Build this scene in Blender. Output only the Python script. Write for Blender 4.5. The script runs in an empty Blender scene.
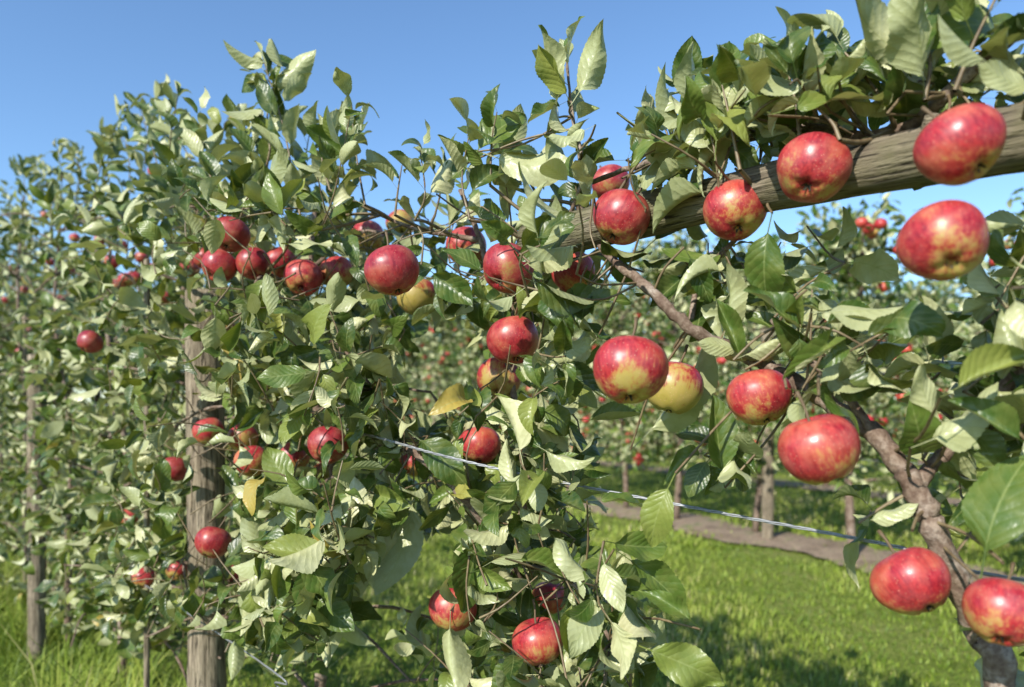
import bpy, math, random
import numpy as np
from mathutils import Vector, noise, Matrix
random.seed(7); rng=np.random.default_rng(11)
scene=bpy.context.scene
# ------------------------------------------------------------------ survey frame
F=700.0; HOR=400.0; H=1.2
def P(u,v,d): return np.array([(u-512)/F*d, d, H-(v-HOR)/F*d])
RO=np.array([0,1.1,0.]); RD=np.array([-.6996,.7146,0]); RN=np.array([.7146,.6996,0])
def dw(u,w): return (w+.77)/(.7146*(u-512)/F+.6996)
def PW(u,v,w): return P(u,v,dw(u,w))
def row(s,z,w=0): return RO+RD*s+RN*w+np.array([0,0,z])
def sof(p): return float(np.dot(np.array(p)-RO,RD))
def nrm(a): return a/(np.linalg.norm(a,axis=-1,keepdims=True)+1e-9)
UP=np.array([0,0,1.])
SUNDIR=nrm(np.array([-.50,-.70,.57]))   # towards the sun

# ------------------------------------------------------------------ materials
def newmat(name):
    m=bpy.data.materials.new(name); m.use_nodes=True
    nt=m.node_tree; nt.nodes.clear()
    out=nt.nodes.new('ShaderNodeOutputMaterial'); return m,nt,out
def N(nt,t,**k):
    n=nt.nodes.new(t)
    for a,b in k.items(): setattr(n,a,b)
    return n
def L(nt,a,b): nt.links.new(a,b)
def math_(nt,op,a,b=None,clamp=False):
    n=nt.nodes.new('ShaderNodeMath'); n.operation=op; n.use_clamp=clamp
    for i,x in enumerate((a,b)):
        if x is None: continue
        if isinstance(x,(int,float)): n.inputs[i].default_value=x
        else: L(nt,x,n.inputs[i])
    return n.outputs[0]
def mix(nt,f,a,b,mode='MIX'):
    n=nt.nodes.new('ShaderNodeMix'); n.data_type='RGBA'; n.blend_type=mode
    for s,x in ((n.inputs[0],f),(n.inputs[6],a),(n.inputs[7],b)):
        if isinstance(x,(int,float)): s.default_value=x
        elif isinstance(x,tuple): s.default_value=x if len(x)==4 else x+(1,)
        else: L(nt,x,s)
    return n.outputs[2]
def ramp(nt,f,stops):
    n=nt.nodes.new('ShaderNodeValToRGB'); e=n.color_ramp.elements
    while len(e)<len(stops): e.new(.5)
    for i,(p,c) in enumerate(stops):
        e[i].position=p; e[i].color=(c if isinstance(c,tuple) else (c,c,c))+(1,)
    L(nt,f,n.inputs[0]); return n.outputs[0]
def noise_(nt,vec,scale,detail=3,rough=.5):
    n=N(nt,'ShaderNodeTexNoise'); n.inputs['Scale'].default_value=scale; n.inputs['Detail'].default_value=detail; n.inputs['Roughness'].default_value=rough
    if vec is not None: L(nt,vec,n.inputs['Vector'])
    return n.outputs['Fac']
def mapping(nt,vec,scale):
    n=N(nt,'ShaderNodeMapping'); n.inputs['Scale'].default_value=scale; L(nt,vec,n.inputs['Vector']); return n.outputs[0]
def bump(nt,h,strength,dist):
    b=N(nt,'ShaderNodeBump'); b.inputs['Strength'].default_value=strength; b.inputs['Distance'].default_value=dist
    L(nt,h,b.inputs['Height']); return b.outputs[0]

def leaf_mat(name,veins=True,g=1.):
    m,nt,out=newmat(name)
    rnd=N(nt,'ShaderNodeAttribute',attribute_name='rnd').outputs['Fac']
    geo=N(nt,'ShaderNodeNewGeometry')
    def G(c): return tuple(x*g for x in c)
    top=ramp(nt,rnd,[(0,G((.016,.040,.008))),(.35,G((.038,.082,.013))),(.7,G((.10,.155,.026))),(.93,G((.24,.27,.06))),(1,G((.38,.28,.06)))])
    und=ramp(nt,rnd,[(0,G((.28,.31,.15))),(.5,G((.42,.44,.23))),(1,G((.58,.56,.32)))])
    tc=N(nt,'ShaderNodeTexCoord')
    col=mix(nt,geo.outputs['Backfacing'],top,und)
    b=N(nt,'ShaderNodeBsdfPrincipled')
    if veins:
        n1=noise_(nt,tc.outputs['Object'],60,2)
        col=mix(nt,ramp(nt,n1,[(.4,0.),(.75,.40)]),col,(.25,.26,.07))
        sx=N(nt,'ShaderNodeSeparateXYZ'); L(nt,tc.outputs['UV'],sx.inputs[0])
        au=math_(nt,'ABSOLUTE',math_(nt,'SUBTRACT',sx.outputs[0],.5))
        ph=math_(nt,'SUBTRACT',sx.outputs[1],math_(nt,'MULTIPLY',au,.55))
        ph=math_(nt,'ADD',ph,math_(nt,'MULTIPLY',n1,.10))
        s=math_(nt,'ABSOLUTE',math_(nt,'SINE',math_(nt,'MULTIPLY',ph,25.)))
        side=math_(nt,'SUBTRACT',1.,math_(nt,'MULTIPLY',s,5.),True)
        mid=math_(nt,'SUBTRACT',1.,math_(nt,'MULTIPLY',au,30.),True)
        v=math_(nt,'MAXIMUM',math_(nt,'MULTIPLY',side,.3),mid)
        col=mix(nt,math_(nt,'MULTIPLY',v,.5),col,(.30,.34,.12))
        h=math_(nt,'ADD',math_(nt,'MULTIPLY',s,.5),math_(nt,'MULTIPLY',noise_(nt,tc.outputs['Object'],120,2),1.2))
        L(nt,bump(nt,h,.5,.0015),b.inputs['Normal'])
    L(nt,col,b.inputs['Base Color']); b.inputs['Roughness'].default_value=.38
    b.inputs['Specular IOR Level'].default_value=.5
    t=N(nt,'ShaderNodeBsdfTranslucent'); L(nt,mix(nt,.6,col,(.38,.42,.03)),t.inputs[0])
    mx=N(nt,'ShaderNodeMixShader'); mx.inputs[0].default_value=.18
    L(nt,b.outputs[0],mx.inputs[1]); L(nt,t.outputs[0],mx.inputs[2]); L(nt,mx.outputs[0],out.inputs[0])
    return m
M_leaf=leaf_mat('apple_leaf'); M_leaf_far=leaf_mat('apple_leaf_small',False,1.1)

def bark_mat():
    m,nt,out=newmat('bark'); tc=N(nt,'ShaderNodeTexCoord'); g=tc.outputs['Object']
    n1=noise_(nt,g,35,5,.6); n2=noise_(nt,g,170,4,.6)
    c=ramp(nt,n1,[(.3,(.095,.058,.040)),(.5,(.20,.145,.105)),(.72,(.36,.30,.245))])
    c=mix(nt,ramp(nt,n2,[(.40,.6),(.55,0.)]),c,(.08,.045,.03))
    b=N(nt,'ShaderNodeBsdfPrincipled'); L(nt,c,b.inputs['Base Color']); b.inputs['Roughness'].default_value=.8; b.inputs['Specular IOR Level'].default_value=.25
    L(nt,bump(nt,math_(nt,'ADD',n1,n2),.7,.003),b.inputs['Normal']); L(nt,b.outputs[0],out.inputs[0]); return m
M_bark=bark_mat()
def twig_mat():
    m,nt,out=newmat('young_twig'); tc=N(nt,'ShaderNodeTexCoord')
    n1=noise_(nt,tc.outputs['Object'],90,3)
    c=ramp(nt,n1,[(.3,(.10,.065,.035)),(.7,(.22,.17,.09))])
    b=N(nt,'ShaderNodeBsdfPrincipled'); L(nt,c,b.inputs['Base Color']); b.inputs['Roughness'].default_value=.5
    L(nt,b.outputs[0],out.inputs[0]); return m
M_twig=twig_mat()
def wood_mat(name,axis_scale,green=.5,bright=1.,moss=(.13,.13,.055)):
    m,nt,out=newmat(name); tc=N(nt,'ShaderNodeTexCoord'); g=mapping(nt,tc.outputs['Object'],axis_scale)
    n1=noise_(nt,g,14,6,.65); n2=noise_(nt,tc.outputs['Object'],13,4,.6); n3=noise_(nt,g,40,3,.6)
    c=ramp(nt,n1,[(.28,(.035,.028,.020)),(.42,(.17*bright,.135*bright,.095*bright)),(.6,(.34*bright,.28*bright,.20*bright)),(.8,(.48*bright,.41*bright,.32*bright))])
    c=mix(nt,math_(nt,'MULTIPLY',ramp(nt,n2,[(.38,0.),(.62,1.)]),green),c,moss,'MIX')
    c=mix(nt,ramp(nt,n3,[(.36,.9),(.46,0.)]),c,(.025,.02,.014))
    b=N(nt,'ShaderNodeBsdfPrincipled'); L(nt,c,b.inputs['Base Color']); b.inputs['Roughness'].default_value=.9; b.inputs['Specular IOR Level'].default_value=.2
    L(nt,bump(nt,math_(nt,'ADD',n1,n3),1.,.006),b.inputs['Normal']); L(nt,b.outputs[0],out.inputs[0]); return m
M_post=wood_mat('weathered_post',(6,6,.45),.15,1.)
M_beam=wood_mat('weathered_beam',(.5,7,7),.55,.72)
def apple_mat(name,far=False):
    m,nt,out=newmat(name); tc=N(nt,'ShaderNodeTexCoord'); oi=N(nt,'ShaderNodeObjectInfo')
    g=tc.outputs['Object']
    b=N(nt,'ShaderNodeBsdfPrincipled')
    if not far:
        g=mapping(nt,g,(.078,.078,.078))
        sc=N(nt,'ShaderNodeVectorMath'); sc.operation='ADD'; L(nt,g,sc.inputs[0])
        cb=N(nt,'ShaderNodeCombineXYZ'); r=math_(nt,'MULTIPLY',oi.outputs['Random'],7.)
        for i in range(3): L(nt,r,cb.inputs[i])
        L(nt,cb.outputs[0],sc.inputs[1]); gg=sc.outputs[0]
        streak=noise_(nt,mapping(nt,gg,(1,1,.10)),260,4,.75)
        big=noise_(nt,gg,30,3,.55)
        c=mix(nt,ramp(nt,streak,[(.36,0.),(.64,1.)]),(.21,.007,.017),(.42,.032,.036))
        c=mix(nt,math_(nt,'MULTIPLY',ramp(nt,big,[(.44,0.),(.68,1.)]),.65),c,(.54,.13,.06))
        sx=N(nt,'ShaderNodeSeparateXYZ'); L(nt,g,sx.inputs[0])
        so=N(nt,'ShaderNodeSeparateColor'); L(nt,oi.outputs['Color'],so.inputs[0])
        f=math_(nt,'ADD',math_(nt,'MULTIPLY',sx.outputs[2],-30.),math_(nt,'MULTIPLY',math_(nt,'SUBTRACT',big,.5),4.4))
        f=math_(nt,'ADD',f,math_(nt,'MULTIPLY',math_(nt,'SUBTRACT',streak,.5),3.2))
        f=math_(nt,'ADD',f,math_(nt,'SUBTRACT',math_(nt,'MULTIPLY',so.outputs[0],2.6),1.15),True)
        f=math_(nt,'MULTIPLY',f,.78)
        c=mix(nt,f,c,(.34,.33,.065))
        vo=N(nt,'ShaderNodeTexVoronoi'); vo.inputs['Scale'].default_value=250; L(nt,gg,vo.inputs['Vector'])
        c=mix(nt,ramp(nt,vo.outputs['Distance'],[(.10,.45),(.20,0.)]),c,(.62,.34,.22))
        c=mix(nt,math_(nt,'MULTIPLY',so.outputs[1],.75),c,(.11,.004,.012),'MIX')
        bl=ramp(nt,noise_(nt,gg,60,4,.6),[(.4,.0),(.75,.10)])
        c=mix(nt,bl,c,(.54,.34,.36))
        rr=ramp(nt,noise_(nt,gg,70,3),[(.3,.30),(.7,.46)]); L(nt,rr,b.inputs['Roughness'])
        L(nt,bump(nt,noise_(nt,gg,45,2),.22,.004),b.inputs['Normal'])
    else:
        big=noise_(nt,g,9,2)
        c=ramp(nt,big,[(.35,(.36,.02,.03)),(.6,(.50,.07,.05)),(.75,(.5,.33,.08))])
        b.inputs['Roughness'].default_value=.36
    L(nt,c,b.inputs['Base Color']); b.inputs['Specular IOR Level'].default_value=.5
    L(nt,b.outputs[0],out.inputs[0]); return m
M_apple=apple_mat('apple_skin'); M_apple_far=apple_mat('apple_skin_small',True)
def simple(name,c,rough=.7,metal=0):
    m,nt,out=newmat(name); tc=N(nt,'ShaderNodeTexCoord')
    n1=noise_(nt,tc.outputs['Object'],120,3)
    cc=mix(nt,n1,tuple(x*.6 for x in c),tuple(min(1,x*1.3) for x in c))
    b=N(nt,'ShaderNodeBsdfPrincipled'); L(nt,cc,b.inputs['Base Color']); b.inputs['Roughness'].default_value=rough; b.inputs['Metallic'].default_value=metal
    L(nt,b.outputs[0],out.inputs[0]); return m
M_stem=simple('apple_stem',(.12,.08,.04)); M_calyx=simple('calyx',(.04,.03,.018))
M_wire=simple('galvanised_wire',(.30,.31,.32),.5,.5)

def ground_mat():
    m,nt,out=newmat('orchard_grass_ground'); g=N(nt,'ShaderNodeTexCoord').outputs['Object']
    n1=noise_(nt,g,1.3,5,.65); n2=noise_(nt,g,14,5,.7); n3=noise_(nt,g,90,3,.7)
    c=ramp(nt,n1,[(.3,(.16,.23,.033)),(.5,(.25,.31,.055)),(.72,(.37,.37,.12))])
    c=mix(nt,ramp(nt,n2,[(.35,.5),(.6,0.)]),c,(.10,.14,.026))
    c=mix(nt,ramp(nt,n3,[(.4,.4),(.6,0.)]),c,(.08,.09,.025))
    b=N(nt,'ShaderNodeBsdfPrincipled'); L(nt,c,b.inputs['Base Color']); b.inputs['Roughness'].default_value=.9; b.inputs['Specular IOR Level'].default_value=.15
    L(nt,bump(nt,math_(nt,'ADD',n2,n3),.8,.03),b.inputs['Normal']); L(nt,b.outputs[0],out.inputs[0]); return m
def blade_mat():
    m,nt,out=newmat('grass_blade'); rnd=N(nt,'ShaderNodeAttribute',attribute_name='rnd').outputs['Fac']
    c=ramp(nt,rnd,[(0,(.12,.19,.022)),(.35,(.25,.34,.042)),(.7,(.38,.43,.085)),(1,(.56,.50,.24))])
    b=N(nt,'ShaderNodeBsdfPrincipled'); L(nt,c,b.inputs['Base Color']); b.inputs['Roughness'].default_value=.5; b.inputs['Specular IOR Level'].default_value=.3
    t=N(nt,'ShaderNodeBsdfTranslucent'); L(nt,c,t.inputs[0])
    mx=N(nt,'ShaderNodeMixShader'); mx.inputs[0].default_value=.3
    L(nt,b.outputs[0],mx.inputs[1]); L(nt,t.outputs[0],mx.inputs[2]); L(nt,mx.outputs[0],out.inputs[0]); return m
def soil_mat():
    m,nt,out=newmat('bare_soil'); g=N(nt,'ShaderNodeTexCoord').outputs['Object']
    n1=noise_(nt,g,4,5,.6); n2=noise_(nt,g,40,5,.7)
    c=ramp(nt,n1,[(.3,(.19,.13,.08)),(.55,(.38,.28,.19)),(.68,(.17,.20,.06))])
    c=mix(nt,ramp(nt,n2,[(.35,.7),(.55,0.)]),c,(.06,.045,.03))
    b=N(nt,'ShaderNodeBsdfPrincipled'); L(nt,c,b.inputs['Base Color']); b.inputs['Roughness'].default_value=.95
    L(nt,bump(nt,n2,.8,.03),b.inputs['Normal']); L(nt,b.outputs[0],out.inputs[0]); return m
M_ground=ground_mat(); M_blade=blade_mat(); M_soil=soil_mat()

# ------------------------------------------------------------------ mesh helpers
class Acc:
    def __init__(s): s.v=[]; s.f=[]; s.m=[]; s.uv=[]; s.r=[]; s.n=0
    def add(s,v,f,mi,uv=None,r=None):
        v=np.asarray(v,float).reshape(-1,3); f=np.asarray(f,int).reshape(-1,4)
        s.v.append(v); s.f.append(f+s.n); s.m.append(np.full(len(f),mi)); s.n+=len(v)
        s.uv.append(np.zeros((len(v),2)) if uv is None else uv); s.r.append(np.zeros(len(v)) if r is None else r)
    def mesh(s,name,mats,smooth=True):
        me=bpy.data.meshes.new(name)
        v=np.concatenate(s.v); f=np.concatenate(s.f); mi=np.concatenate(s.m); uv=np.concatenate(s.uv); r=np.concatenate(s.r)
        me.vertices.add(len(v)); me.vertices.foreach_set('co',v.astype(np.float32).ravel())
        me.loops.add(len(f)*4); me.polygons.add(len(f))
        me.polygons.foreach_set('loop_start',np.arange(0,len(f)*4,4,dtype=np.int32))
        me.loops.foreach_set('vertex_index',f.astype(np.int32).ravel())
        for m in mats: me.materials.append(m)
        me.polygons.foreach_set('material_index',mi.astype(np.int32))
        me.polygons.foreach_set('use_smooth',np.full(len(f),smooth))
        me.update(calc_edges=True)
        ul=me.uv_layers.new(name='UVMap'); ul.data.foreach_set('uv',uv[f.ravel()].astype(np.float32).ravel())
        a=me.attributes.new('rnd','FLOAT','POINT'); a.data.foreach_set('value',r.astype(np.float32))
        me.update(); return me
def obj(name,me,parent=None):
    o=bpy.data.objects.new(name,me); scene.collection.objects.link(o)
    if parent is not None: o.parent=parent
    return o
def catmull(pts,n):
    pts=np.array(pts,float); k=len(pts)
    if k==2: return np.array([pts[0]+(pts[1]-pts[0])*t for t in np.linspace(0,1,n)])
    ext=np.vstack([2*pts[0]-pts[1],pts,2*pts[-1]-pts[-2]]); out=[]
    for x in np.linspace(0,k-1-1e-6,n):
        i=int(x); t=x-i; a,b,c,d=ext[i],ext[i+1],ext[i+2],ext[i+3]
        out.append(.5*((2*b)+(-a+c)*t+(2*a-5*b+4*c-d)*t*t+(-a+3*b-3*c+d)*t**3))
    return np.array(out)
def tube(acc,pts,rad,sides=8,mi=0,rough=0.0,caps=True):
    pts=np.asarray(pts,float); n=len(pts); rad=np.asarray(rad,float)*np.ones(n)
    tan=np.gradient(pts,axis=0); tan=nrm(tan)
    ref=np.array([0.,0,1]) if abs(tan[0][2])<.9 else np.array([1.,0,0])
    side=nrm(np.cross(tan,ref)); bi=nrm(np.cross(side,tan))
    an=np.linspace(0,2*math.pi,sides,endpoint=False)
    R=rad[:,None]*(1+rough*rng.normal(size=(n,sides)))
    v=pts[:,None,:]+R[...,None]*(np.cos(an)[None,:,None]*side[:,None,:]+np.sin(an)[None,:,None]*bi[:,None,:])
    idx=np.arange(n*sides).reshape(n,sides); a=idx[:-1]; b=idx[1:]
    f=np.stack([a,np.roll(a,-1,1),np.roll(b,-1,1),b],-1).reshape(-1,4)
    vv=v.reshape(-1,3)
    if caps and sides%2==0:
        cf=[]; base=len(vv); vv=np.vstack([vv,pts[0],pts[-1]])
        for j in range(0,sides,2):
            cf.append([base,idx[0,(j+2)%sides],idx[0,(j+1)%sides],idx[0,j]])
            cf.append([base+1,idx[-1,j],idx[-1,(j+1)%sides],idx[-1,(j+2)%sides]])
        f=np.vstack([f,cf])
    acc.add(vv,f,mi)

T_HI=np.array([-.26,0,.08,.20,.35,.52,.68,.82,.93,1.0]); W_HI=np.array([.03,.035,.42,.76,.97,1,.85,.58,.27,.02])
T_LO=np.array([-.2,0,.25,.6,1.0]); W_LO=np.array([.03,.06,.85,.9,.02])
tt=np.linspace(0,1,33); prof=np.interp(tt,T_HI[1:],W_HI[1:]); prof[2:-1:2]*=1.02; prof[3:-1:2]*=.968
T_UL=np.concatenate([[-.26],tt]); W_UL=np.concatenate([[.03],prof])
def add_leaves(acc,base,ax,nm,Ls,rnd,mi,lod=1,wide=None,curl=None):
    n=len(base)
    if n==0: return
    T,W=((T_LO,W_LO),(T_HI,W_HI),(T_UL,W_UL))[lod]; C=np.linspace(-1,1,(3,5,7)[lod])
    R,K=len(T),len(C)
    ax=nrm(ax); nm=nrm(nm-ax*np.sum(nm*ax,-1,keepdims=True)); sd=np.cross(ax,nm)
    wd=(rng.uniform(.23,.31,n) if wide is None else wide)*Ls
    k=(np.where(rng.random(n)<.28,rng.uniform(1.5,2.8,n),rng.uniform(-.6,1.6,n)) if curl is None else curl); k=np.where(abs(k)<.05,.05,k)
    fold=rng.uniform(-.05,1.25,n); ph=rng.uniform(0,6.28,n); wa=rng.uniform(.0,.08,n)*Ls
    t=T[None,:]; tb=np.maximum(t,0)
    al=Ls[:,None]*(np.sin(k[:,None]*tb)/k[:,None]+np.minimum(t,0)); dz=-Ls[:,None]*(1-np.cos(k[:,None]*tb))/k[:,None]
    x=wd[:,None,None]*W[None,:,None]*C[None,None,:]/(1+.35*fold[:,None,None]**2)
    x=x+((rng.normal(0,.08,n)*Ls)[:,None]*(tb**2))[:,:,None]
    tw=rng.normal(0,.65,n)[:,None,None]*np.maximum(T,0)[None,:,None]
    ac=np.abs(C)[None,None,:]
    zz=fold[:,None,None]*wd[:,None,None]*W[None,:,None]*ac**1.3+ (wa[:,None,None]*ac*np.sin(T[None,:,None]*11+ph[:,None,None]+C[None,None,:]*1.5))*(T[None,:,None]>.02)
    xr=x*np.cos(tw)-zz*np.sin(tw); zr=x*np.sin(tw)+zz*np.cos(tw)
    z=dz[:,:,None]+zr; x=xr
    v=base[:,None,None,:]+(al+ .26*Ls[:,None])[:,:,None,None]*ax[:,None,None,:]+x[...,None]*sd[:,None,None,:]+z[...,None]*nm[:,None,None,:]
    g=np.arange(R*K).reshape(R,K)
    f=np.stack([g[:-1,:-1],g[:-1,1:],g[1:,1:],g[1:,:-1]],-1).reshape(-1,4)
    f=(f[None]+(np.arange(n)*R*K)[:,None,None]).reshape(-1,4)
    uv=np.zeros((n,R,K,2)); uv[...,0]=(C[None,None,:]+1)/2; uv[...,1]=T[None,:,None]
    acc.add(v.reshape(-1,3),f,mi,uv.reshape(-1,2),np.repeat(rnd,R*K))

def shoot_leaves(pts,spacing,Lm,up=.4,droop=.3,start=.0):
    seg=np.linalg.norm(np.diff(pts,axis=0),axis=1); tot=seg.sum()
    n=max(3,int(tot*(1-start)/spacing)); cum=np.concatenate([[0],np.cumsum(seg)])
    q=np.linspace(start*tot,tot,n); pos=np.stack([np.interp(q,cum,pts[:,i]) for i in range(3)],1)
    D=nrm(pts[-1]-pts[0]+1e-6); a0=rng.uniform(0,6.28); an=a0+np.arange(n)*2.4+rng.normal(0,.3,n)
    r1=nrm(np.cross(D,[.3,.2,.9])); r2=np.cross(D,r1)
    rad=np.cos(an)[:,None]*r1+np.sin(an)[:,None]*r2
    fr=np.linspace(0,1,n)[:,None]
    ax=nrm(D*(up+.7*fr**3)+rad*.9-UP*droop*rng.uniform(0,1.4,(n,1))+rng.normal(0,.18,(n,3)))
    nm=UP*.75+D*.35+SUNDIR*.45+rng.normal(0,.60,(n,3))
    flip=np.where(rng.random((n,1))<.36,-1.,1.); nm=nm*flip
    Ls=Lm*rng.uniform(.6,1.12,n)*(1-.35*fr[:,0]**3)
    return pos,ax,nm,Ls

# ------------------------------------------------------------------ fruit survey (u,v,diameter,green,dark)
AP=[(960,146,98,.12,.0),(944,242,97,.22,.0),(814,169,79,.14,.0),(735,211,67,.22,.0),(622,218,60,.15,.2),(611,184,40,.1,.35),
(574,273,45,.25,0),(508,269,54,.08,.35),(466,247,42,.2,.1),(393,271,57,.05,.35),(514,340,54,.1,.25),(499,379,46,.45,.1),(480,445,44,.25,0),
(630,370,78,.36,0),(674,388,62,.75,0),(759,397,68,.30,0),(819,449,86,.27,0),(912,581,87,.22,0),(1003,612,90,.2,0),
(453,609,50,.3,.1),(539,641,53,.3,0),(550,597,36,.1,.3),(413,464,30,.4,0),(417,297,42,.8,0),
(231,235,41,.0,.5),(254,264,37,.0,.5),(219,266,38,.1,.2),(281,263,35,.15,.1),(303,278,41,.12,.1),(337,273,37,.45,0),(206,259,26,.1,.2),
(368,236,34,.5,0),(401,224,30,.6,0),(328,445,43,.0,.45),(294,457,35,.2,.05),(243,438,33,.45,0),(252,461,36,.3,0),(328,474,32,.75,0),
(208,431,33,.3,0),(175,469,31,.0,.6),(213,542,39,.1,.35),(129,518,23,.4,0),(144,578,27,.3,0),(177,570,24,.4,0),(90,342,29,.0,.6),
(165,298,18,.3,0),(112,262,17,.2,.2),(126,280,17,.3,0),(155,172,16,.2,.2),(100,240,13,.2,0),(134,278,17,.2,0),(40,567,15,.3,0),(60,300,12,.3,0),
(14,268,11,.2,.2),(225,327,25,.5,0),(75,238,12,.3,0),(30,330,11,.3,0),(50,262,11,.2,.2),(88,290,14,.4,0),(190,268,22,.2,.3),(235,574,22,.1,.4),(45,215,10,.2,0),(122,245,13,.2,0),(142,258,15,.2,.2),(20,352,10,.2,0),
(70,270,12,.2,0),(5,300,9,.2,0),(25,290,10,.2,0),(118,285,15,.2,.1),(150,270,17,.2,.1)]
apples=[]
for (u,v,dp,g,dk) in AP:
    D=.078*(1+.04*math.sin(u*1.7+v))
    d=F*D/dp; lo,hi_=dw(u,-.30),dw(u,.30); d2=min(max(d,lo),hi_); D=D*d2/d
    tx=(u-512)/F; D/=math.sqrt(1+tx*tx)*1.01
    apples.append((P(u,v,d2),D/2,g,dk,u,v))
APC=np.array([a[0] for a in apples]); APR=np.array([a[1] for a in apples])
EYE=np.array([0,0,H])
beam_a=PW(530,243,.01); beam_b=row(-1.75,0,0); beam_b[2]=beam_a[2]-.012
post_w=-.07; post_s=sof(PW(208,400,post_w))

# ------------------------------------------------------------------ trellis row skeletons
trees={}
TS=[-.66,-.0,.66,1.4,2.2,3.05,3.95,4.9,5.9,7.0,8.2,9.4]
class Tree: pass
for i,s in enumerate(TS):
    t=Tree(); t.s=s; t.wood=Acc(); t.leaf=Acc(); t.sk=[]; t.L=[]; trees[i]=t
def limb(t,pts,r0,r1,n=None,sides=10,mi=0,wob=.12):
    pts=[np.array(p,float) for p in pts]
    n=n or 6*len(pts); c=catmull(pts,n)
    c[1:-1]+=rng.normal(0,r0*wob,(n-2,3)); rr=np.linspace(r0,r1,n)
    rr=rr*(1+.08*np.sin(np.arange(n)*1.9+rng.uniform(0,6)))
    tube(t.wood,c,rr,sides,mi,.03); t.sk.append(c)
t=trees[0]
b0=PW(1010,740,.03); b0[2]=0
limb(t,[b0,b0*[1,1,0]+[0,0,.5],PW(1000,700,.03),PW(975,630,.04),PW(938,540,.01),PW(914,490,0),PW(880,442,.01),PW(806,388,.03),PW(738,352,.03)],.0155,.0085,70,12)
limb(t,[PW(738,352,.03),PW(690,329,-.02),PW(650,290,-.03),PW(606,252,.0),PW(578,205,.05)],.0085,.005,30)
limb(t,[PW(914,490,0),PW(960,430,.05),PW(1010,380,.05),PW(1080,280,.05),PW(1090,120,.03),PW(1040,30,.0)],.008,.006,30)
limb(t,[PW(1060,10,.0),PW(1000,45,.0),PW(950,90,.0),PW(905,128,.02),PW(850,136,.03),PW(800,128,.05),PW(700,150,.05),PW(640,165,.05),PW(585,185,.05)],.0075,.0035,44)
limb(t,[PW(880,442,.01),PW(850,400,.0),PW(800,350,-.02),PW(772,320,-.02)],.005,.003,16)
limb(t,[PW(690,329,.0),PW(700,280,.03),PW(735,240,.04),PW(770,200,.04)],.004,.0025,14)
t=trees[1]
b1=PW(545,760,.06); b1[2]=0
limb(t,[b1,b1*[1,1,0]+[0,0,.5],PW(540,690,.06),PW(530,620,.05),PW(508,560,.03),PW(480,515,-.04),PW(440,472,-.08),PW(392,436,-.08),PW(360,400,-.04)],.014,.006,50,10)
limb(t,[PW(508,560,.03),PW(530,480,.06),PW(515,400,.08),PW(500,320,.05),PW(480,240,.05),PW(460,190,.04)],.008,.004,34)
limb(t,[PW(500,320,.05),PW(550,250,.03),PW(582,180,.0),PW(572,115,.0),PW(567,62,.0)],.004,.0018,24)
limb(t,[PW(480,240,.05),PW(420,230,.0),PW(380,215,-.03)],.005,.003,14)
limb(t,[PW(508,560,.03),PW(570,580,.0),PW(610,640,-.02)],.005,.003,14)
for i in range(2,len(TS)):
    t=trees[i]; s=t.s; zt=H+min(.28+.22*s,1.15)
    tr=[row(s,0,.05),row(s+.03,.5,.05),row(s-.04,1.0,.05),row(s+.02,(1.0+zt)/2,.0),row(s,zt,.02)]
    limb(t,tr,.017,.005,36,10)
    for z in np.arange(.35,zt-.1,.13):
        for sg in (-1,1):
            e=rng.uniform(.25,.48)*(1-.45*(z>zt-.35)); w=rng.uniform(-.24,.28); z0=z+rng.uniform(-.05,.05)
            limb(t,[row(s,z0,.02),row(s+sg*e*.5,z0+.06,w*.6),row(s+sg*e,z0+rng.uniform(-.05,.12),w)],.005,.0025,10,6)
for t in trees.values(): t.P=np.concatenate(t.sk)
S_arr=np.array(TS)
def tree_of(p): return trees[int(np.argmin(abs(S_arr-sof(p))))]
def twig_to(p,r=.0018,mx=.30):
    best=None; s=sof(p); ids=np.argsort(abs(S_arr-s))[:2]
    for i in ids:
        t=trees[int(i)]; d=np.linalg.norm(t.P-p,axis=1); j=int(d.argmin())
        if best is None or d[j]<best[0]: best=(d[j],t,t.P[j])
    d,t,q=best
    if d<.01 or d>mx: return t
    mid=(p+q)/2+rng.normal(0,.05*d,3)
    c=catmull([q,mid,p],7); tube(t.wood,c,np.linspace(r*1.4,r,7),5,1,0,False)
    return t

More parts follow.
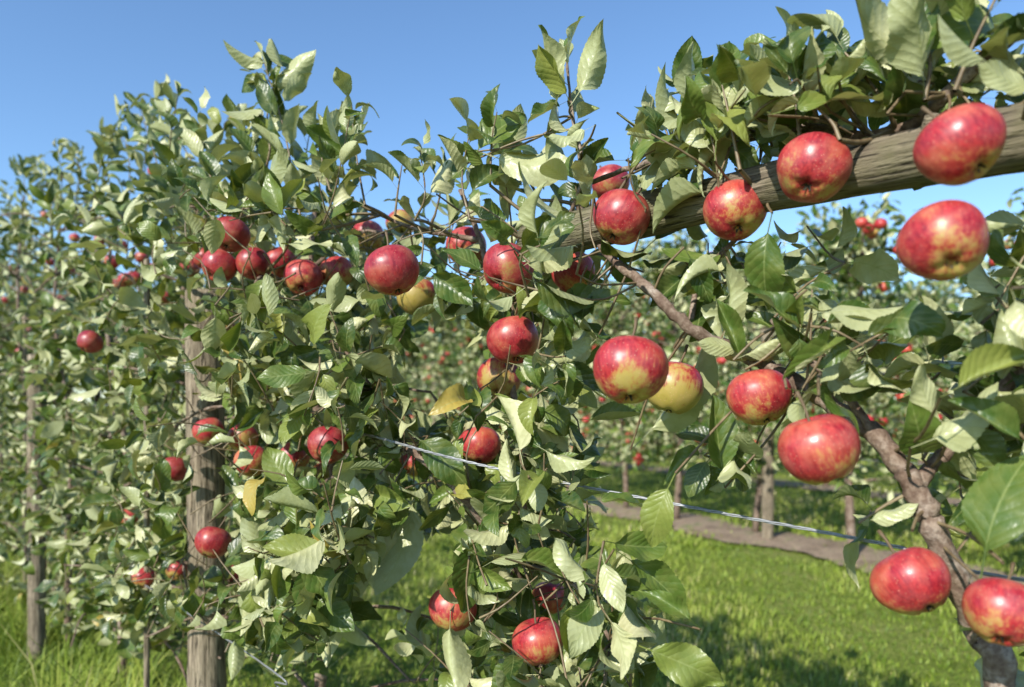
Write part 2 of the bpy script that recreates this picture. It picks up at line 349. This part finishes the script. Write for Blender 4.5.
def shootline(pts,d_w,r=.0023,sp=.014,Lm=.080,up=.9,start=.0):
    pp=[PW(u,v,d_w) for u,v in pts]; c=catmull(pp,14)
    t=twig_to(pp[0],r*1.1,.35); tube(t.wood,c,np.linspace(r,.0009,14),6,1,0,False)
    t.L.append(shoot_leaves(c,sp,Lm,up,.05,start))
SH=[(((583,190),(574,120),(566,66)),.0),(((300,215),(284,130),(264,62)),-.12),(((365,205),(357,160),(352,118)),-.1),
  (((165,190),(150,140),(138,102)),-.05),(((490,185),(492,140),(497,112)),-.05),(((205,185),(180,140),(165,108)),-.05),(((60,215),(45,180),(35,160)),.0),
  (((240,190),(245,150),(252,128)),-.1),(((330,190),(322,160),(325,140)),-.1),(((800,140),(795,100),(785,62)),-.02),(((740,170),(730,120),(722,85)),-.05),
  (((890,110),(860,70),(835,42)),.0),(((925,100),(930,60),(920,10)),-.03),(((955,90),(975,40),(1000,-10)),-.05),(((395,215),(398,190),(402,165)),-.1),
  (((100,200),(108,160),(104,132)),.0),(((20,230),(10,210),(6,188)),.0),(((660,170),(668,140),(660,118)),.03),(((435,215),(440,190),(432,165)),.0),
  (((540,200),(520,165),(505,140)),.02),(((620,190),(640,160),(655,150)),-.02),(((690,170),(700,140),(680,118)),.05),(((270,200),(262,170),(240,120)),-.1),(((840,140),(830,120),(800,95)),-.06),
  (((210,190),(215,150),(228,118)),-.0),(((130,190),(128,150),(120,135)),-.0),(((300,190),(305,160),(310,130)),-.0),(((75,200),(80,170),(70,150)),.05),(((270,150),(268,110),(285,75)),-.1),
  (((90,220),(100,170),(122,112)),-.1),(((180,200),(170,150),(178,95)),-.15),(((20,240),(25,190),(18,165)),-.1),(((225,210),(205,160),(200,112)),-.18),(((345,215),(345,180),(335,128)),-.05),
  (((50,230),(62,190),(58,148)),-.15),(((320,230),(335,190),(352,105)),-.15),(((415,220),(425,195),(420,150)),-.1),(((470,220),(462,180),(470,130)),-.08),(((150,210),(145,160),(160,88)),.05)]
for pts,w in SH: shootline(pts,w)

def in_poly(x,y,poly):
    c=False; n=len(poly)
    for i in range(n):
        x1,y1=poly[i]; x2,y2=poly[i-1]
        if (y1>y)!=(y2>y) and x<(x2-x1)*(y-y1)/(y2-y1)+x1: c=not c
    return c
REG=[([(-60,225),(0,215),(60,195),(60,600),(-60,590)],430,-.28,.4,.08,.08),
([(60,205),(140,178),(200,178),(200,655),(60,615)],400,-.28,.35,.09,.08),
([(200,185),(350,210),(350,570),(330,640),(200,655)],270,-.27,.3,.10,.083),
([(350,220),(480,212),(600,208),(600,260),(560,290),(470,290),(350,290)],46,-.18,.25,.09,.08),
([(345,290),(400,310),(400,430),(390,500),(345,530)],27,-.15,.25,.09,.08),
([(380,440),(600,440),(590,500),(400,530),(370,510)],31,-.13,.2,.09,.08),
([(465,290),(555,290),(570,420),(465,430)],20,-.1,.22,.09,.08),
([(425,530),(590,480),(620,560),(630,700),(600,770),(430,770)],62,-.12,.25,.10,.082),
([(600,130),(1070,40),(1070,120),(900,110),(780,150),(620,190)],38,-.08,.15,.08,.08),
([(575,275),(620,275),(600,310),(572,320)],2,-.03,.05,.05,.07),
([(670,245),(830,240),(810,275),(690,285)],7,.0,.08,.06,.075),
([(730,345),(870,320),(880,365),(790,378)],7,-.05,.06,.07,.075),
([(705,405),(735,420),(735,460),(708,455)],2,.0,.05,.05,.075),
([(915,370),(1070,350),(1070,510),(955,480)],12,.0,.12,.07,.08),
([(990,250),(1070,230),(1070,340),(1000,320)],5,.0,.1,.06,.08),
([(862,500),(905,520),(895,540)],1,.0,.05,.04,.07),
([(1000,560),(1080,640),(1080,760),(1000,760)],3,.05,.15,.06,.075)]
for poly,n,w0,w1,ln,Lm in REG:
    xs=[p[0] for p in poly]; ys=[p[1] for p in poly]; k=0
    while k<n:
        u=rng.uniform(min(xs),max(xs)); v=rng.uniform(min(ys),max(ys))
        if not in_poly(u,v,poly): continue
        k+=1
        w=rng.uniform(w0,w1); p=PW(u,v,w)
        if p[2]<.12: continue
        D=nrm(rng.normal(0,1,3)+np.array([0,0,.7])-RN*.5*(w<0)); l=ln*rng.uniform(.6,1.5)
        a=p-D*l*.5; b=p+D*l*.5
        t=twig_to(a,.0012,.13)
        c=catmull([a,p+rng.normal(0,.008,3),b],6); tube(t.wood,c,np.linspace(.0018,.001,6),5,1,0,False)
        t.L.append(shoot_leaves(c,.0115,Lm,.3,.6 if p[2]<1.45 else .25))
for k in range(480):
    s=rng.uniform(4.6,9.8); w=rng.uniform(-.38,.4); z=rng.uniform(.3,2.4+.25*math.sin(s*6))
    p=row(s,z,w); D=nrm(rng.normal(0,1,3)+UP*.7); t=tree_of(p)
    c=catmull([p,p+D*.06,p+D*.13],5); twig_to(p,.002); t.L.append(shoot_leaves(c,.015,.08,.3,.4))

HL=[((985,553),(1003,445),-.06,1,.55,.29),((795,108),(897,80),-.08,1,.75,.23),((908,72),(925,-4),-.05,1,.35,.28),((716,142),(722,68),-.05,1,.75,.26),
((636,125),(708,172),-.04,-1,.5,.25),((498,158),(574,184),-.05,-1,.6,.22),((579,92),(612,40),-.02,-1,.4,.26),((556,100),(546,32),-.02,-1,.5,.22),
((478,150),(520,98),-.06,1,.7,.26),((958,388),(1026,350),-.10,1,.9,.29),((805,392),(876,406),-.08,1,.5,.27),((830,312),(900,312),-.06,-1,.45,.25),
((768,232),(752,305),-.05,1,.5,.25),((668,488),(640,545),-.10,1,.85,.26),((630,560),(692,602),-.06,1,.6,.24),((650,650),(728,680),-.10,1,.8,.24),
((450,628),(448,695),-.10,-1,.5,.27),((572,605),(562,664),-.12,1,.85,.26),((478,540),(462,612),-.10,1,.35,.27),((386,512),(374,584),-.12,-1,.6,.24),
((412,505),(404,596),-.08,-1,.3,.2),((520,560),(575,566),-.10,1,.7,.27),((445,185),(478,150),-.05,1,.4,.27),((845,60),(880,30),-.05,-1,.5,.24),
((650,430),(726,352),.03,-1,.4,.22),((725,330),(745,265),-.03,-1,.4,.22),((800,330),(755,285),-.05,1,.4,.24),((722,470),(712,400),.0,1,.5,.26),
((870,520),(915,508),-.03,-1,.5,.22),((930,440),(1005,410),-.06,-1,.5,.26),((940,420),(900,372),-.03,-1,.6,.24),((560,310),(622,285),-.06,1,.5,.24),
((590,345),(560,375),-.03,-1,.5,.24),((655,240),(700,200),.04,1,.3,.26),((985,60),(935,25),-.08,-1,.4,.27),((1030,90),(975,70),-.08,-1,.4,.24),
((770,80),(750,45),-.04,-1,.5,.24),((850,100),(905,112),-.02,-1,.5,.22),((360,400),(395,445),-.12,-1,.6,.24),((325,315),(360,345),-.15,1,.3,.26),
((265,62),(226,52),-.12,-1,.4,.22),((268,60),(302,58),-.12,1,.4,.24),((266,75),(235,85),-.12,1,.3,.24),((272,85),(318,60),-.12,-1,.5,.24),((262,110),(228,122),-.12,-1,.4,.24),((150,110),(128,96),-.08,1,.4,.26),((545,450),(590,475),-.1,-1,.5,.24),((420,440),(470,475),-.12,1,.35,.27),
((600,500),(650,498),-.05,1,.5,.24),((1015,300),(1030,345),-.10,-1,.8,.28),((690,620),(650,585),-.08,1,.6,.24),((690,258),(712,300),-.03,1,.3,.24),((655,270),(700,262),.02,-1,.3,.22),
((738,350),(700,340),-.03,-1,.5,.24),((745,355),(790,335),-.05,-1,.6,.24),((740,355),(720,300),-.04,1,.5,.24),((820,300),(870,340),-.02,-1,.5,.22),((560,105),(530,120),-.02,1,.4,.24),((585,130),(545,150),-.03,-1,.5,.24),((1020,440),(960,400),-.05,1,.4,.26)]
hb=[];ha=[];hn=[];hl=[];hr=[];hw=[]
for (b,tp,w,fc,tone,wd) in HL:
    A=PW(*b,w); B=P(*tp,A[1]+rng.uniform(-.015,.01)); ln=np.linalg.norm(B-A); ax=(B-A)/ln
    view=nrm(EYE-A); nm=nrm(view*.8+UP*.55+SUNDIR*.4+rng.normal(0,.25,3))*fc
    hb.append(A-ax*.26*ln); ha.append(ax); hn.append(nm); hl.append(ln*1.06); hr.append(tone); hw.append(wd)
    twig_to(A-ax*.26*ln,.0014,.2)
trees[0].hero=tuple(np.array(x) for x in (hb,ha,hn,hl,hr,hw))

# leaves never grow through fruit; fruit on the aisle side is thinned clear of leaves
def keep_mask(pos,ax,Ls):
    ok=np.ones(len(pos),bool); rr=rng.random(len(pos))
    for fr in (.3,.5,.7,.9,1.1):
        q=pos+ax*(Ls*fr)[:,None]
        d=np.linalg.norm(q[:,None,:]-APC[None],axis=2); ok&=~(d<APR[None]*1.0).any(1)
        rel=q-EYE; dist=np.linalg.norm(rel,axis=1); dirs=rel/dist[:,None]
        ad=APC-EYE; al=np.linalg.norm(ad,axis=1); adn=ad/al[:,None]
        ang=np.arccos(np.clip(dirs@adn.T,-1,1)); ar=APR/al
        hid=(ang<ar[None]*.95)&(dist[:,None]<al[None])
        perp=q[:,None,:]-APC[None]; ts=perp@SUNDIR; ps=np.linalg.norm(perp-ts[...,None]*SUNDIR,axis=2)
        sh=(ts>0)&(ts<.30)&(ps<APR[None]*.8)
        ok&=~(hid.any(1)&(rr<.96)); ok&=~(sh.any(1)&(rr<.75))
        ok&=(rel[:,1]>.40)
        bt=np.clip(((q-beam_a)@(beam_b-beam_a))/np.dot(beam_b-beam_a,beam_b-beam_a),0,1)
        c=beam_a+bt[:,None]*(beam_b-beam_a); dd=np.linalg.norm(q-c,axis=1); side=(q-c)@RN
        ok&=~((dd<.034))
        ok&=~((side<-.0)&(abs((q-c)[:,2]+ .35*side)<.035)&(np.sin(bt*23+1.2)>-.5)&(dd<.3))
        qs=(q-RO)@RD-post_s; qw=(q-RO)@RN-post_w
        # aisle face of the post, seen square-on along the walking line
        pc=row(post_s,0,post_w)[:2]-EYE[:2]; pd=np.linalg.norm(pc); rxy=rel[:,:2]; dxy=np.linalg.norm(rxy,axis=1)
        cr=np.abs(rxy[:,0]*pc[1]-rxy[:,1]*pc[0])/(dxy*pd)*pd
        ok&=~((cr<.050)&(dxy<pd)&(q[:,2]<1.18)&(rr<.78))
        ok&=~((np.hypot(qs,qw)<.055)&(q[:,2]<1.5))
    return ok
for i,t in trees.items():
    if t.L:
        pos,ax,nm,Ls=[np.concatenate([x[j] for x in t.L]) for j in range(4)]
        k=keep_mask(pos,ax,Ls); pos,ax,nm,Ls=pos[k],ax[k],nm[k],Ls[k]
        rnd=np.clip(rng.beta(1.5,1.9,len(pos)),0,.96); rnd=np.where(rng.random(len(pos))<.008,1.,rnd)
        add_leaves(t.leaf,pos,ax,nm,Ls,rnd,0,2 if i<2 else (1 if i<6 else 0))
    if i==0:
        b,a,nn,l,r,w=t.hero; add_leaves(t.leaf,b,a,nn,l,r,0,2,w,rng.uniform(.1,1.0,len(b)))

# ------------------------------------------------------------------ apples
def apple_mesh(name,seg=40,rings=26,seed=0):
    r=random.Random(seed); a=Acc(); V=[]
    lob=r.uniform(.015,.035); ph=r.uniform(0,6.28); flat=r.uniform(.86,.95); asy=r.uniform(-.05,.05)
    for i in range(rings+1):
        th=math.pi*i/rings
        for j in range(seg):
            p=2*math.pi*j/seg
            s=math.sin(th); c=math.cos(th)
            rad=s**.93*(1+.07*c); z=c*flat*(1+.03*math.cos(p+ph))
            z-=.34*math.exp(-(s/.26)**2)*(c>0)
            z+=.20*math.exp(-(s/.22)**2)*(c<0)
            k=1+lob*math.cos(5*p+ph)*(.5-.5*c)+asy*math.cos(p)+.02*math.cos(3*p+ph*2)
            if c<0: z+=.025*math.cos(5*p+ph)*math.exp(-((s-.35)/.2)**2)
            V.append((rad*k*math.cos(p),rad*k*math.sin(p),z))
    Fq=[[i*seg+j,(i+1)*seg+j,(i+1)*seg+(j+1)%seg,i*seg+(j+1)%seg] for i in range(rings) for j in range(seg)]
    a.add(np.array(V)*.49,Fq,0)
    tube(a,catmull([(0,0,.28),(.01,0,.42),(.05,.02,.60),(.06,.05,.78)],8),[.028,.024,.022,.02,.02,.022,.026,.03],6,1,0,True)
    for j in range(5):
        an=j*1.2566; c=np.array([math.cos(an),math.sin(an),0]); sd=np.array([-c[1],c[0],0]); z=-.335
        v=[c*.012+[0,0,z]-sd*.025,c*.012+[0,0,z]+sd*.025,c*.07+[0,0,z-.075]+sd*.012,c*.07+[0,0,z-.075]-sd*.012]
        a.add(np.array(v),[[0,1,2,3]],2)
    return a.mesh(name,[M_apple,M_stem,M_calyx])
AM=[apple_mesh('apple_fruit_%d'%i,seed=i) for i in range(5)]
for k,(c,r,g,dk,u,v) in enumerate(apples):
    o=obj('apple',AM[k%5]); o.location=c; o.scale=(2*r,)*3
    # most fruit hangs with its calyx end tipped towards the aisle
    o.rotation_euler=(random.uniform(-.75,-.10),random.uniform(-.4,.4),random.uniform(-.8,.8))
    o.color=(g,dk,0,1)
    twig_to(c+np.array([0,0,r*1.35]),.0015,.14)

for i,t in trees.items():
    e=obj('apple_tree',t.wood.mesh('apple_tree_wood',[M_bark,M_twig]))
    if t.leaf.n: obj('leaves',t.leaf.mesh('apple_tree_leaves',[M_leaf]),e)

# ------------------------------------------------------------------ posts, beam, wires
def post(name,s,z,r,w=0,lean=0,mat=M_post):
    a=Acc(); n=40; zz=np.linspace(-.25,z,n)
    pts=np.stack([row(s+lean*q,q,w) for q in zz])
    tube(a,pts,r*(1+.04*np.sin(zz*5+s)),22,0,.018)
    return obj(name,a.mesh(name,[mat]))
def s_of_u(u,w=0): return sof(PW(u,400,w))
post('wooden_post',post_s,H+.28,.046,post_w,.012)
post('wooden_post',s_of_u(37,-.1),H+.2,.036,-.1)
post('wooden_post',7.6,1.7,.05); post('wooden_post',-1.75,1.6,.05,.09)
post('wooden_stake',s_of_u(147,-.12),H+.40,.008,-.12)
post('wooden_stake',s_of_u(25,.02),H+.5,.010,.02)
a=Acc(); n=80; tt=np.linspace(0,1,n)[:,None]; pts=beam_a+(beam_b-beam_a)*tt
pts[:,2]+=.005*np.sin(tt[:,0]*9)
bx=nrm(beam_b-beam_a); by=nrm(np.cross(UP,bx)); bz=np.cross(bx,by); Rm=np.stack([bx,by,bz])
loc=(pts-beam_a)@Rm.T
rad=.0285*(1+.05*np.sin(loc[:,0]*13)+.035*np.sin(loc[:,0]*31+1))
tube(a,loc,rad,30,0,.012)
for xk,ak in ((.22,.6),(.55,2.2),(.83,-.6),(1.2,1.2)):
    dirk=np.array([.25,math.cos(ak),math.sin(ak)]); tube(a,np.array([[xk,0,0]])+np.linspace(.015,.040,4)[:,None]*dirk,[.012,.010,.008,.006],8,0,.05)
o=obj('trellis_pole',a.mesh('trellis_pole',[M_beam]))
M=Matrix.Identity(4)
for r_ in range(3):
    M[r_][0]=bx[r_];M[r_][1]=by[r_];M[r_][2]=bz[r_];M[r_][3]=beam_a[r_]
o.matrix_world=M
def wire(pts,r):
    a=Acc(); c=catmull(pts,160)
    for k in range(3):
        an=np.arange(160)*.9+k*2.094
        off=np.stack([np.zeros(160),np.cos(an),np.sin(an)],1)*r*.75
        tube(a,c+off,r*.62,5,0,0,False)
    obj('trellis_wire',a.mesh('trellis_wire',[M_wire]))
wire([row(-1.75,H-.14,.03),PW(1060,585,.05),PW(893,546,.03),PW(700,509,.02),PW(540,478,-.06),PW(440,455,-.12),PW(352,431,-.12),PW(230,402,.05),row(7.6,H-.1,.05)],.0017)
wire([row(-1.75,.5,.09),row(-.4,.5,-.05),PW(290,697,-.14),PW(228,640,-.18),row(4,.56,.05),row(7.6,.55,0)],.0014)

# ------------------------------------------------------------------ background orchard trees
def bg_tree(seed,nleaf=2200,h=2.9):
    r=np.random.default_rng(seed); a=Acc()
    zs=np.linspace(0,h*.93,14); pts=np.stack([.04*np.sin(zs*2+seed),.04*np.cos(zs*1.7+seed)-.04,zs],1)
    tube(a,pts,np.linspace(.035,.008,14),8,0,.04)
    pos=[];ax=[];tips=[]
    for k in range(34):
        z=r.uniform(.6,h*.9); an=r.uniform(0,6.28); ln=(.78-.42*(z/h))*r.uniform(.6,1.15)
        d=np.array([math.cos(an)*1.0,math.sin(an)*.75,r.uniform(-.15,.45)])
        b=np.array([0,0,z]); m=b+d*ln*.5+[0,0,.04]; e=b+d*ln+[0,0,r.uniform(-.15,.1)]
        c=catmull([b,m,e],8); tube(a,c,np.linspace(.010,.003,8),5,0,0,False); tips.append(c)
    for k in range(8):
        an=r.uniform(0,6.28); b=np.array([.1*math.cos(an),.1*math.sin(an),h*.8]); e=b+[.15*math.cos(an),.15*math.sin(an),r.uniform(.25,.5)]
        c=catmull([b,(b+e)/2,e],8); tube(a,c,np.linspace(.005,.002,8),4,0,0,False); tips.append(c)
    per=nleaf//len(tips)
    for c in tips:
        q=c[r.integers(1,8,per)]+r.normal(0,.075,(per,3)); pos.append(q); ax.append(nrm((q-c.mean(0))*3+r.normal(0,1,(per,3))*.6))
    pos=np.concatenate(pos); ax=np.concatenate(ax)
    n=len(pos); nm=UP*.6+r.normal(0,.7,(n,3)); nm[r.random(n)<.28]*=-1
    add_leaves(a,pos,ax-UP*.2,nm,r.uniform(.07,.115,n),r.beta(2,2.2,n),1,0)
    for k in range(30):
        c=tips[r.integers(0,34)]; p=c[r.integers(4,8)]+[0,0,-.05]+r.normal(0,.03,3)
        R_=.043; V=[];seg=10;ring=7
        for i in range(ring+1):
            th=math.pi*i/ring
            for j in range(seg):
                ph=2*math.pi*j/seg; V.append((p[0]+R_*math.sin(th)*math.cos(ph),p[1]+R_*math.sin(th)*math.sin(ph),p[2]+R_*(.9*math.cos(th)-(.25 if i==0 else 0))))
        Fq=[[i*seg+j,(i+1)*seg+j,(i+1)*seg+(j+1)%seg,i*seg+(j+1)%seg] for i in range(ring) for j in range(seg)]
        a.add(np.array(V),Fq,2)
    return a.mesh('orchard_tree',[M_bark,M_leaf_far,M_apple_far])
BG=[bg_tree(s,h=hh) for s,hh in ((1,2.8),(2,3.0),(3,2.7),(4,2.9))]
G0=np.array([2.23,6.0]); rd=np.array([-.55,.835]); rn=np.array([.835,.55])
def gp(t,o): return G0+rd*t+rn*o
rowang=math.atan2(rd[1],rd[0])
def bgrow(o,t0,t1,step,sc=1.):
    t=t0
    while t<t1:
        q=gp(t+random.uniform(-.12,.12),o+random.uniform(-.08,.08))
        ob=obj('apple_tree',random.choice(BG)); ob.location=(q[0],q[1],-.02); ob.rotation_euler=(0,0,rowang+random.choice([0,math.pi])+random.uniform(-.35,.35))
        s_=sc*random.uniform(.86,1.04); ob.scale=(s_*1.05,s_*1.05,s_)
        t+=step*random.uniform(.85,1.2)
bgrow(0,-5,20,1.0,1.0); bgrow(3.6,-7,26,1.3,1.0); bgrow(7.2,-8,30,2.0,1.05)
def bpost(t,o,z=1.8,r=.05):
    q=gp(t,o); a=Acc(); zz=np.linspace(-.2,z,20); tube(a,np.stack([q[0]+0*zz,q[1]+0*zz,zz],1),r,14,0,.02); obj('wooden_post',a.mesh('wooden_post',[M_post]))
for t_ in (-5.5,0,6.2,12.4,18.6): bpost(t_,-.06)
for t_ in (-3,4,11,18): bpost(t_,3.6)
for z in (.75,1.4):
    a=Acc(); p0=gp(-5.5,-.05); p1=gp(18.6,-.05)
    tube(a,np.linspace([p0[0],p0[1],z],[p1[0],p1[1],z],12),.003,5,0,0,False); obj('trellis_wire',a.mesh('trellis_wire',[M_wire]))

a=Acc(); nb=40
for k in range(nb):
    an=math.radians(-50+k*100/nb+random.uniform(-1,1)); D=random.uniform(48,66); cx,cy=math.sin(an)*D,math.cos(an)*D; hh=random.uniform(7,13)
    tube(a,np.linspace([cx,cy,-.2],[cx,cy,hh*.6],5),np.linspace(.25,.1,5),6,0,.05,False)
    n=560; q=rng.normal(0,1,(n,3)); q=nrm(q)*(rng.random((n,1))**.35); q[:,2]*=hh*.42; q[:,:2]*=hh*.36*(1+.25*np.sin(3*np.arctan2(q[:,1],q[:,0])+k))[:,None]
    q+=[cx,cy,hh*.56]
    add_leaves(a,q,rng.normal(0,1,(n,3)),rng.normal(0,1,(n,3))+UP,rng.uniform(.5,1.0,n),rng.beta(1.6,3,n),1,0,np.full(n,.35))
obj('distant_trees',a.mesh('distant_trees',[M_bark,M_leaf_far]))

# ------------------------------------------------------------------ ground, soil strips, grass
me=bpy.data.meshes.new('ground'); xs=np.linspace(-1,1,81); sp=np.sign(xs)*np.abs(xs)**3*420
V=[(x,y+5,0.015*noise.noise(Vector((x*.5,y*.5,0)))-.01 if abs(x)<40 and abs(y)<40 else -.01) for y in sp for x in sp]
Fc=[(j*81+i,j*81+i+1,(j+1)*81+i+1,(j+1)*81+i) for j in range(80) for i in range(80)]
me.from_pydata(V,[],Fc); me.materials.append(M_ground); obj('ground',me)
def soil(o,t0,t1,hw):
    a=Acc(); n=int((t1-t0)*8); V=[]
    for i in range(n):
        t=t0+(t1-t0)*i/(n-1)
        l=hw*(1+.45*noise.noise(Vector((t*1.3,o,0)))+.5*noise.noise(Vector((t*5,o,3)))); r=hw*(1+.45*noise.noise(Vector((t*1.3,o,9)))+.5*noise.noise(Vector((t*5,o,13))))
        for k,x in enumerate(np.linspace(-l,r,5)):
            q=gp(t,o+x); V.append((q[0],q[1],.010+.022*(1-abs(k-2)/2)))
    f=[[i*5+k,i*5+k+1,(i+1)*5+k+1,(i+1)*5+k] for i in range(n-1) for k in range(4)]
    a.add(np.array(V),f,0); obj('soil_strip',a.mesh('soil_strip',[M_soil]))
soil(0,-6,24,.36); soil(3.6,-8,30,.33)
def blades(name,n,fx,hmin,hmax,wd,under=False):
    xy=fx(n)
    if not under:
        rel=xy-G0; o=rel@rn
        keep=(abs(o)>.34+.16*rng.normal(size=len(o)))|(rng.random(len(o))<.30); xy=xy[keep]
    n=len(xy)
    pn=np.array([noise.noise(Vector((x*.8,y*.8,5)))+.7*noise.noise(Vector((x*3.5,y*3.5,5))) for x,y in xy])
    hgt=rng.uniform(hmin,hmax,n)*(1+.8*pn); hgt*=np.where(rng.random(n)<.02,1.8,1); an=rng.uniform(0,6.28,n); ln=rng.uniform(.2,1.1,n)*hgt
    dx=np.stack([np.cos(an),np.sin(an)],1); sd=np.stack([-dx[:,1],dx[:,0]],1)*wd*rng.uniform(.6,1.6,n)[:,None]
    base=np.column_stack([xy,np.zeros(n)-.005]); S=np.column_stack([sd,np.zeros(n)]); Dd=np.column_stack([dx,np.zeros(n)])
    m=base+Dd*(ln*.35)[:,None]+UP*(hgt*.6)[:,None]; tp=base+Dd*ln[:,None]+UP*hgt[:,None]
    v=np.stack([base-S,base+S,m+S*.8,m-S*.8,tp+S*.15,tp-S*.15],1)
    f=np.array([[0,1,2,3],[3,2,4,5]])[None]+(np.arange(n)*6)[:,None,None]
    a=Acc(); r=np.clip(rng.beta(2,3,n)+.5*pn,0,1); a.add(v.reshape(-1,3),f.reshape(-1,4),0,None,np.repeat(r,6)); obj(name,a.mesh(name,[M_blade]))
def near(n):
    y=rng.uniform(1.8,6.,n); x=rng.uniform(-.95,.95,n)*(y+.6); return np.column_stack([x,y])
def mid(n):
    y=5.6+rng.random(n)**1.3*11; x=rng.uniform(-.85,.85,n)*y; return np.column_stack([x,y])
def under_row(n):
    s=rng.uniform(.9,9.5,n); w=rng.normal(-.15,.22,n); p=RO[None]+RD[None]*s[:,None]+RN[None]*w[:,None]; return p[:,:2]
blades('grass',75000,near,.02,.050,.0030)
blades('grass',50000,mid,.03,.055,.006)
blades('tall_grass',26000,under_row,.08,.24,.0032,True)

# ------------------------------------------------------------------ light, sky, camera
w=bpy.data.worlds.new('World'); scene.world=w; w.use_nodes=True; nt=w.node_tree
bgd=nt.nodes['Background']; sky=nt.nodes.new('ShaderNodeTexSky'); sky.sky_type='NISHITA'; sky.sun_disc=False
el=math.asin(SUNDIR[2]); rot=math.atan2(SUNDIR[0],SUNDIR[1])
sky.sun_elevation=el; sky.sun_rotation=rot; sky.air_density=1.0; sky.dust_density=.3; sky.ozone_density=1.5
nt.links.new(mix(nt,1.,sky.outputs[0],(1.10,1.36,1.58),'MULTIPLY'),bgd.inputs[0]); bgd.inputs[1].default_value=.14
sl=bpy.data.lights.new('sun','SUN'); sl.energy=7.0; sl.angle=math.radians(.5); sl.color=(1,.95,.87)
so=bpy.data.objects.new('sun',sl); scene.collection.objects.link(so); so.rotation_euler=Vector(SUNDIR).to_track_quat('Z','Y').to_euler()
cam=bpy.data.cameras.new('camera'); co=bpy.data.objects.new('camera',cam); scene.collection.objects.link(co); scene.camera=co
co.location=(0,0,H); co.rotation_euler=(math.pi/2,0,0); cam.sensor_width=36; cam.lens=F/1024*36; cam.shift_y=(HOR-343.5)/1024
cam.clip_start=.02; cam.clip_end=2000; cam.dof.use_dof=True; cam.dof.focus_distance=.95; cam.dof.aperture_fstop=3.8
scene.view_settings.view_transform='Standard'; scene.view_settings.look='None'; scene.view_settings.exposure=0
